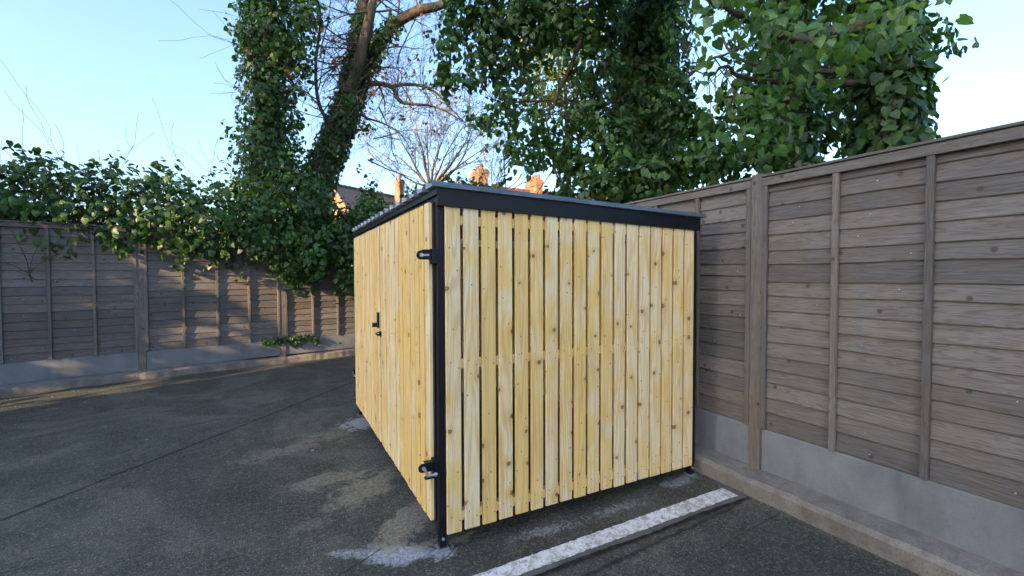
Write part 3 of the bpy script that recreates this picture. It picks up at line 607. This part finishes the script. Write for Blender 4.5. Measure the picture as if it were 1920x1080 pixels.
# --- big ivy tree behind the right fence
RR = random.Random(77); rl = at(1215, 500, 6.0); rl = (rl[0], rl[1], 0)
big = thing('spreading_ivy_tree', 'huge dark ivy-clad tree spreading its leafy crown over the shed roof', 'tree', rl)
tp, tr_ = smoothpath([rl, T(1218, 330, 6.0), T(1212, 200, 6.0), T(1218, 90, 6.0), T(1225, -30, 6.0), T(1230, -160, 6.0), T(1240, -400, 6.0)], [.28, .26, .24, .22, .2, .17, .1])
bb = MB(); tube(bb, tp, tr_, 14); bb.build('trunk', M['dark'], big, rl, smooth=True)
bb = MB(); lim = [([T(1212, 250, 5.7), T(1120, 200, 5.4), T(1060, 190, 5.2), T(985, 190, 5.2), T(920, 200, 5.2)], [.05, .025, .016, .012, .008]), ([T(1215, 60, 5.9), T(1110, 20, 5.7), T(980, 20, 5.4), T(870, 40, 5.1), T(820, 80, 5.0)], [.03, .016, .010, .008, .006]),
    ([T(1212, 300, 5.1), T(1130, 300, 5.2), T(1060, 290, 5.3), T(1000, 270, 5.2), T(945, 300, 5.1)], [.07, .05, .03, .02, .008]), ([T(1218, 200, 5.1), T(1290, 140, 5.0), T(1360, 100, 4.8), T(1500, 60, 4.6)], [.03, .018, .012, .01]),
    ([T(1090, 60, 5.2), T(1075, 120, 5.2), T(1050, 165, 5.2), T(1030, 215, 5.2)], [.035, .028, .022, .012]), ([T(1140, 120, 5.2), T(1085, 170, 5.3), T(1060, 235, 5.3)], [.03, .02, .01])]
for p, r in lim:
    q = smoothpath(p, r, 5, .012, RR); tube(bb, q[0], q[1], 7)
    for _ in range(12):
        i = RR.randint(3, len(q[0])-1); twig(bb, q[0][i], (RR.gauss(0, 1), RR.gauss(0, 1), RR.gauss(-.2, .7)), RR.uniform(.3, .7), .009, 1, RR, -.02)
bb.build('branches', M['dark'], big, rl, smooth=True)
C1 = [  # px, py, rx, ry, depth, density
    (855, 40, 38, 45, 5.0, .9), (840, 95, 26, 38, 4.9, .75), (848, 150, 34, 26, 4.8, .75), (828, 140, 14, 30, 4.8, .6), (900, 15, 50, 30, 5.1, 1), (905, 70, 45, 45, 5.1, .85), (895, 125, 35, 30, 5.0, .7), (940, 110, 45, 50, 5.2, .8),
    (905, 215, 26, 26, 4.9, .6), (930, 245, 30, 18, 4.8, .6), (945, 195, 32, 34, 5.0, .7), (885, 230, 12, 14, 4.8, .5), (960, 30, 60, 45, 5.2, 1.1), (1000, 90, 50, 50, 5.3, .5), (980, 150, 35, 45, 5.2, .35), (1040, 40, 70, 50, 5.3, 1.1),
    (1110, 40, 60, 60, 5.2, 1.2), (1075, 110, 50, 45, 5.2, .3), (1120, 130, 50, 55, 5.1, .7), (985, 240, 45, 36, 5.0, .7), (1020, 285, 45, 25, 4.9, .95), (965, 280, 26, 24, 4.8, .7), (940, 318, 9, 20, 4.5, .8), (1005, 305, 34, 12, 4.8, .7),
    (1060, 250, 45, 38, 5.1, .65), (1080, 300, 38, 36, 5.0, 1.0), (1100, 210, 45, 50, 5.0, .7), (1110, 345, 50, 26, 4.9, 1.1), (1075, 362, 40, 12, 5.4, .8), (1150, 260, 50, 50, 4.9, 1.1), (1160, 330, 55, 42, 4.7, 1.2), (1050, 365, 35, 8, 5.6, .8),
    (1180, 120, 50, 90, 5.8, 1.6), (1195, 215, 55, 70, 5.7, 1.6), (1215, 30, 50, 60, 5.5, 1.5), (1235, 90, 32, 70, 5.7, 1.4), (1190, -130, 150, 70, 4.2, 1.0), (1230, 330, 60, 45, 4.6, 1.3), (1250, 190, 40, 50, 4.9, 1.2), (1275, 245, 40, 36, 4.8, 1.1), (1290, 300, 50, 40, 4.5, 1.2),  # includes a clump above the view, added to block sky over the trunk
    (1290, 155, 26, 22, 4.9, .7), (1340, 300, 50, 45, 4.3, 1.2), (1285, 205, 34, 20, 4.8, .8), (1335, 240, 28, 34, 4.4, 1.0), (1255, 50, 22, 30, 4.9, .7), (1310, 135, 16, 8, 4.9, .5),
    (1200, -60, 130, 45, 5.0, 1.0), (1000, -50, 130, 35, 5.2, .8), (1210, 370, 40, 20, 4.6, 1.2), (1150, 375, 40, 12, 4.9, 1)]
parts = [bpx(px, py, rx, ry, d, dn*1.3, leaf=.066, shell=.5, k=7) for px, py, rx, ry, d, dn in C1]
parts.append(sleeve(tp, [r+.25 for r in tr_], 2.0, 0, .08))
P_, N_ = cat(parts); ok = ~((P_[:, 0] < 2.15) & (P_[:, 2] < 2.15)); leaves('crown', P_[ok], N_[ok], .071, M['ivy'], big, rl)

# --- nearer broad-leaved tree, its branches coming in from the right
nl = (3.3, -.7, 0); near = thing('broad_leaved_tree', 'brighter green tree with big heart-shaped leaves hanging in at the upper right', 'tree', nl)
Q = lambda px, py, d: tuple(at(px, py, d))
tp, tr_ = smoothpath([nl, (3.32, -.65, 1.8), (3.25, -.6, 3.2), (3.3, -.5, 4.6), (3.4, -.4, 6.2)], [.2, .16, .13, .1, .06])
bb = MB(); tube(bb, tp, tr_, 12); bb.build('trunk', M['bark'], near, nl, smooth=True)
bb = MB(); RN = random.Random(5)
for p, r in (([(3.25, -.6, 3.1), Q(1450, 60, 3.2), Q(1370, 20, 3.0), Q(1310, -10, 2.9), Q(1270, 0, 2.9)], [.05, .03, .02, .012, .006]), ([(3.25, -.6, 2.9), Q(1420, 150, 3.2), Q(1365, 125, 3.1), Q(1335, 140, 3.1)], [.03, .018, .012, .006]), ([(3.25, -.6, 3.0), Q(1400, 120, 3.4), Q(1345, 50, 3.6), Q(1300, 75, 3.7), Q(1290, 90, 3.7)], [.03, .012, .007, .004, .003]),
             ([(3.28, -.6, 3.4), Q(1560, 60, 3.2), Q(1660, 50, 3.0)], [.05, .03, .015])):
    q = smoothpath(p, r, 5, .006, RN); tube(bb, q[0], q[1], 6)
    for _ in range(8):
        i = RN.randint(3, len(q[0])-1); twig(bb, q[0][i], (RN.gauss(0, 1), RN.gauss(0, 1), RN.gauss(-.4, .7)), RN.uniform(.15, .4), .005, 0, RN, -.05)
bb.build('branches', M['dark'], near, nl, smooth=True)
P_, N_ = sleeve(tp, [r+.07 for r in tr_], 3.2, 0, .075); leaves('ivy', P_, N_, .08, M['ivy'], near, nl)
parts = [bpx(px, py, rx, ry, d, dn, leaf=.09, shell=.2, k=5) for px, py, rx, ry, d, dn in ((1290, 8, 30, 16, 2.9, .8), (1345, 12, 32, 26, 2.9, 1.0), (1350, 60, 22, 30, 3.0, .8), (1345, 160, 22, 24, 3.0, .8), (1318, 172, 16, 14, 3.0, .7), (1355, 205, 16, 16, 3.1, .7), (1310, 85, 14, 9, 3.6, .25),
    (1430, 60, 70, 90, 3.0, .8), (1420, 220, 60, 80, 3.3, .8), (1540, 100, 80, 100, 3.0, .7), (1660, 60, 70, 70, 2.9, .6))]
P_, N_ = cat(parts); ok = ~((P_[:, 0] < 2.35) & (P_[:, 2] < 2.3)) & (P_[:, 0] > 1.2)
leaves('crown', P_[ok], N_[ok], .080, M['big'], near, nl, jit=.7, droop=1.0)
# leaf mass between it and the ivy tree, further along the fence
ml = at(1480, 500, 4.6); ml = (max(ml[0], 3.0), ml[1], 0); mid_ = thing('fence_side_tree', 'dark evergreen tree leaning over the fence at the right', 'tree', ml)
bb = MB(); tp, tr_ = smoothpath([ml, (ml[0]+.1, ml[1], 2), (ml[0], ml[1]+.1, 4), (ml[0]+.1, ml[1], 6)], [.2, .17, .12, .08]); tube(bb, tp, tr_, 10); bb.build('trunk', M['dark'], mid_, ml, smooth=True)
parts = [bpx(px, py, rx, ry, d, 1.1, leaf=.09) for px, py, rx, ry, d in ((1400, 300, 60, 50, 4.6), (1400, 180, 50, 70, 4.8), (1470, 240, 80, 90, 4.8), (1480, 100, 80, 100, 4.9), (1580, 200, 90, 110, 4.8), (1600, 40, 110, 110, 5.0), (1680, 120, 70, 90, 4.9), (1450, 0, 80, 60, 4.9))]
parts.append(sleeve(tp, [r+.08 for r in tr_], 2.0, 0, .09)); P_, N_ = cat(parts); ok = P_[:, 0] > 2.35; leaves('crown', P_[ok], N_[ok], .09, M['ivy'], mid_, ml)

# --- sunlit trees further off, seen through the gaps
def backtree(name, label, px, d, blobs, mat, leaf=.12, dens=1.0, trunk=.2):
    l0 = at(px, 520, d); l0 = (l0[0], l0[1], 0); r = thing(name, label, 'tree', l0); top = at(px, blobs[0][1], d)
    bb = MB(); tp, tr_ = smoothpath([l0, (l0[0]+.1, l0[1], top[2]*.5), tuple(top)], [trunk, trunk*.8, trunk*.4]); tube(bb, tp, tr_, 9)
    R_ = random.Random(int(px))
    for q in blobs: c = at(q[0], q[1], d); tube(bb, [tuple(tp[len(tp)//2]), tuple((np.array(tp[len(tp)//2])+c)/2+np.array([0, 0, -.2])), tuple(c)], [.03, .022, .012], 5)
    bb.build('trunk', M['dark'], r, l0, smooth=True)
    P_, N_ = cat([bpx(*q, d, dens, leaf=leaf) for q in blobs]); leaves('crown', P_, N_, leaf, mat, r, l0); return r
backtree('sun_tinted_tree', 'sunlit yellow-green tree glimpsed through gaps in the dark crown', 1060, 10.5, [(1050, 160, 60, 45), (1000, 110, 45, 45), (1090, 220, 45, 40), (1010, 190, 36, 30), (1080, 60, 60, 50), (985, 40, 45, 40)], M['ivy_lit'], .11, .8, .09)
backtree('roadside_tree', 'sunlit yellow-green tree low behind the fence corner', 1330, 9.5, [(1330, 215, 40, 30), (1300, 230, 25, 25), (1400, 200, 60, 60)], M['ivy_lit'], .11, .5)
# --- bare many-stemmed tree behind the shed, catching the sun
RB2 = random.Random(19); bl = at(805, 520, 13); bl = (bl[0], bl[1], 0); bare = thing('bare_tree', 'small leafless many-stemmed tree with pale sunlit twigs above the shed roof', 'tree', bl)
bb = MB(); tp, _r1 = smoothpath([bl, (bl[0], bl[1], 1.6), T(808, 345, 13)], [.13, .12, .09]); tube(bb, tp, _r1, 9); bb.build('trunk', M['twig'], bare, bl, smooth=True)
bb = MB()
for a in (-52, -40, -30, -20, -12, -5, 3, 9, 16, 25, 34, 46, 58):
    d = Rt*sin(rad(a))+Up*cos(rad(a))+Fw*RB2.uniform(-.25, .25); twig(bb, T(808+a*.12, 350, 13), tuple(d), RB2.uniform(1.7, 2.5), .034, 3, RB2, .035, None, (3, 5), .0045, .55)
bb.build('branches', M['twig'], bare, bl, smooth=True)
b2l = at(925, 520, 15); b2l = (b2l[0], b2l[1], 0); bare2 = thing('bare_thicket', 'thin leafless reddish tree beside the ivy-covered chimney', 'tree', b2l)
bb = MB(); tube(bb, [b2l, tuple(at(925, 360, 15))], [.09, .06], 8); bb.build('trunk', M['twig'], bare2, b2l)
bb = MB()
for a in (-50, -35, -20, -8, 4, 18, 30, 45, 60):
    d = Rt*sin(rad(a))+Up*cos(rad(a)); twig(bb, tuple(at(925+a*.2, 365, 15)), tuple(d), RB2.uniform(1.1, 1.7), .02, 3, RB2, .01, None, (3, 4), .0045, .7)
bb.build('branches', M['twig'], bare2, b2l, smooth=True)
backtree('ivy_bush', 'dark ivy bush growing up in front of the far chimney', 880, 13, [(868, 352, 16, 22), (888, 350, 26, 14), (900, 345, 14, 10), (838, 335, 12, 14)], M['ivy'], .10, .8, .08)

# ------------------------------------------------------------ houses in the distance
def frame(o, fx):      # local frame at o with x along fx (horizontal)
    fx = np.array([fx[0], fx[1], 0.]); fx /= np.linalg.norm(fx); fy = np.array([-fx[1], fx[0], 0.]); o = np.array(o, float)
    return lambda x, y, z: tuple(o+fx*x+fy*y+np.array([0, 0, z]))
def fbox(bb, F, x0, x1, y0, y1, z0, z1):
    vs = [F(x, y, z) for z in (z0, z1) for y in (y0, y1) for x in (x0, x1)]
    FS = [(0, 2, 3, 1), (4, 5, 7, 6), (0, 1, 5, 4), (2, 6, 7, 3), (0, 4, 6, 2), (1, 3, 7, 5)]
    g = [(x+y, z, 0) for z in (z0, z1) for y in (y0, y1) for x in (x0, x1)]; bb.add(vs, FS, g)
def house(name, label, o, fx, ln, wd, eave, ridge, wallm, roofm, stacks=(), aerial=None):
    """ridge runs along local x from 0 to ln, y from -wd/2 to wd/2; o = ground point under the ridge's start"""
    F = frame(o, fx); r = thing(name, label, 'house', tuple(map(float, o))); h = wd/2; lo = tuple(map(float, o))
    bb = MB()
    vs = [F(x, y, z) for x in (0, ln) for y, z in ((-h, 0), (h, 0), (h, eave), (0, ridge-.08), (-h, eave))]; g = [(x+y, z, 0) for x in (0, ln) for y, z in ((-h, 0), (h, 0), (h, eave), (0, ridge), (-h, eave))]
    bb.add(vs, [(0, 1, 2, 3, 4), (9, 8, 7, 6, 5), (0, 4, 9, 5), (1, 6, 7, 2)], g); bb.build('wall', wallm, r, lo)
    bb = MB(); ov = .25; sl = (ridge-eave)/h
    for sg in (-1, 1):
        p = [(x, y, z) for x in (-ov, ln+ov) for y, z in ((0, ridge), (sg*(h+ov), eave-sl*ov))]; t = .10
        vs = [F(*q) for q in p]+[F(q[0], q[1], q[2]-t) for q in p]; run = math.hypot(h+ov, (h+ov)*sl); g = [(-ov, 0, 0), (-ov, run, 0), (ln+ov, 0, 0), (ln+ov, run, 0)]*2
        bb.add(vs, [(0, 1, 3, 2), (4, 6, 7, 5), (0, 4, 5, 1), (2, 3, 7, 6), (1, 5, 7, 3), (0, 2, 6, 4)], g)
    rf = bb.build('roof', roofm, r, lo)
    bb = MB(); x = -ov
    while x < ln+ov-.05:     # ridge tiles
        n0 = [(x, -.14, ridge-.06), (x, -.07, ridge+.07), (x, .07, ridge+.07), (x, .14, ridge-.06)]; e = x+.43
        vs = [F(*q) for q in n0]+[F(e, q[1], q[2]-.03) for q in n0]; bb.add(vs, [(0, 1, 2, 3), (7, 6, 5, 4), (0, 4, 5, 1), (1, 5, 6, 2), (2, 6, 7, 3)]); x += .45
    bb.build('ridge_tiles', M['pot'] if roofm == M['tile'] else roofm, rf, lo)
    for (sx, sy, a, c, top, npots) in stacks:
        bb = MB(); z0 = ridge-1.4; fbox(bb, F, sx-a/2, sx+a/2, sy-c/2, sy+c/2, z0, top-.45); fbox(bb, F, sx-a/2-.03, sx+a/2+.03, sy-c/2-.03, sy+c/2+.03, top-.45, top-.28); fbox(bb, F, sx-a/2-.06, sx+a/2+.06, sy-c/2-.06, sy+c/2+.06, top-.28, top-.12); fbox(bb, F, sx-a/2-.02, sx+a/2+.02, sy-c/2-.02, sy+c/2+.02, top-.12, top)
        ch = bb.build('chimney', M['brick'], rf, lo)
        for i in range(npots):
            yy = sy+((i+.5)/npots-.5)*c if c > a else sy; xx = sx+((i+.5)/npots-.5)*a if a >= c else sx
            bp = MB(); q0 = F(xx, yy, top); bp.cyl(q0, (q0[0], q0[1], q0[2]+.36), .15, .12, 10); bp.cyl((q0[0], q0[1], q0[2]+.36), (q0[0], q0[1], q0[2]+.42), .145, .145, 10)
            o_ = bp.build('chimney_pot', M['pot'], rf, lo)
    for y0, sg in ((-h, -1), (h, 1)):
        for lev in (1.0, 3.9):
            for i in range(max(1, int(ln/3.2))):
                xx = 1.6+i*3.2; a_, c_ = sorted((y0, y0+sg*.05)); bb = MB(); fbox(bb, F, xx-.55, xx+.55, a_, c_, lev, lev+1.25); wn = bb.build('window', M['white'], r, lo)
                a2, c2 = sorted((y0+sg*.05, y0+sg*.06))
                for qx in (-.26, .26):
                    bp = MB(); fbox(bp, F, xx+qx-.22, xx+qx+.22, a2, c2, lev+.08, lev+1.17); bp.build('pane', M['glass'], wn, lo)
    if aerial:
        for (ax_, ay_, z0, z1, arms) in aerial:
            bp = MB(); q0 = F(ax_, ay_, z0); q1 = F(ax_, ay_, z1); bp.cyl(q0, q1, .03, n=6)
            if arms:
                bp.cyl(F(ax_-.8, ay_, z1-.1), F(ax_+.8, ay_+.3, z1+.1), .015, n=5)
                for e in np.linspace(-.7, .7, 8): bp.cyl(F(ax_+e, ay_+e*.18-.22, z1+e*.12), F(ax_+e, ay_+e*.18+.22, z1+e*.12), .012, n=5)
            bp.build('aerial', M['galv'], rf, lo)
    return r
fx1 = (Rt*.508+Fw*.86); o1 = at(628, 345, 32); z1r = o1[2]; o1 = (o1[0], o1[1], 0)
house('brick_house', 'orange gabled house with dark slate roof and slim chimney seen over the ivy at left', o1, fx1, 15, 7.0, z1r-4.1, z1r, M['brick'], M['slate'], stacks=[(5.7, -.6, .5, .55, z1r+1.25, 1)])
o2 = at(860, 346, 36); z2r = at(985, 356, 36)[2]
rY = at(985, 356, 36); d0 = rY-CAM
def on_ridge(px):
    q = CAM; dd = at(px, 350, 1)-CAM; t = (rY[1]-q[1])/dd[1]; return q[0]+dd[0]*t, t
xs0, _ = on_ridge(890); xe = on_ridge(1100)[0]; xc1 = on_ridge(999)[0]; xc2, tc2 = on_ridge(897); top2 = CAM[2]+(at(897, 322, 1)[2]-CAM[2])*tc2; top1 = at(997, 341, on_ridge(999)[1])[2]
xa = on_ridge(911)[0]; xb_ = on_ridge(1016)[0]
house('tiled_house', 'brick house with red tiled ridge and potted chimney stacks beyond the shed roof', (xs0-1.5, rY[1], 0), (1, 0), xe-xs0+6, 8, z2r-3.6, z2r, M['brickd'], M['tile'],
      stacks=[(xc1-xs0+1.5, -.2, .6, 1.7, top1, 4), (xc2-xs0+1.5, -.2, .7, 1.6, top2, 2)], aerial=[(xa-xs0+1.5, 0, z2r, z2r+3.3, False), (xb_-xs0+1.5, .2, z2r-.3, z2r+1.1, True)])

# ------------------------------------------------------------ unseen sun blockers added to shade the yard and shape the sun patch
house('sun_blocking_house', 'tall brown brick house added unseen behind the camera to keep the low sun off the yard', (-18, -17.9, 0), (0, 1), 14.0, 8, 10.6, 13.6, M['brickd'], M['slate'], stacks=[(6, 0, 1.2, .6, 14.6, 3)])  # out of view, added to cast the yard's shade
sl0 = (-10, 3.0, 0); sh = thing('sun_blocking_tree', 'unseen tree added left of the yard to block and dapple the low sun', 'tree', sl0)  # out of view, added to break up the sun on hedge and back fence
bb = MB(); tp, tr_ = smoothpath([sl0, (-10, 3.1, 3), (-9.9, 3, 6), (-10, 3, 10)], [.3, .25, .2, .1]); tube(bb, tp, tr_, 10); bb.build('trunk', M['bark'], sh, sl0)
P_, N_ = cat([blob(c, r, 1500, shell=.3, spread=.2) for c, r in (((-10, 1.2, 7.1), (2, 2, 2.0)), ((-10, 4, 7.4), (2, 2.4, 2.1)), ((-10, 2.5, 10), (2.5, 3, 2)), ((-10, 6, 8.5), (2, 2, 1.8)))]); P2, N2 = blob((-10, 4.55, 2.6), (1.4, 2.55, 3.0), 9000, shell=.5, spread=.15); P_ = np.concatenate([P_, P2]); N_ = np.concatenate([N_, N2]); leaves('crown', P_, N_, .20, M['ivy'], sh, sl0)  # low dense clump added to cut off the sun patch on the back fence

# ------------------------------------------------------------ small litter on the yard
n = 520; P_ = np.column_stack([rng.uniform(-4, 2, n), rng.uniform(.3, 6.3, n), np.full(n, .006)]); ok = (P_[:, 0] < -.12) | (P_[:, 1] > 2.9); P_ = P_[ok]
P_[:, 1] = np.where(rng.uniform(0, 1, len(P_)) < .5, 6.3+.21*P_[:, 0]-rng.exponential(.5, len(P_)), P_[:, 1])
lf = leaves('leaf_litter', P_, np.tile(np.array([[0, 0, 1.]]), (len(P_), 1)), .022, M['bits'], None, (0, 0, 0), jit=.15, droop=0); tag(lf, 'scattered small dead leaves and bits on the yard surface', kind='stuff')
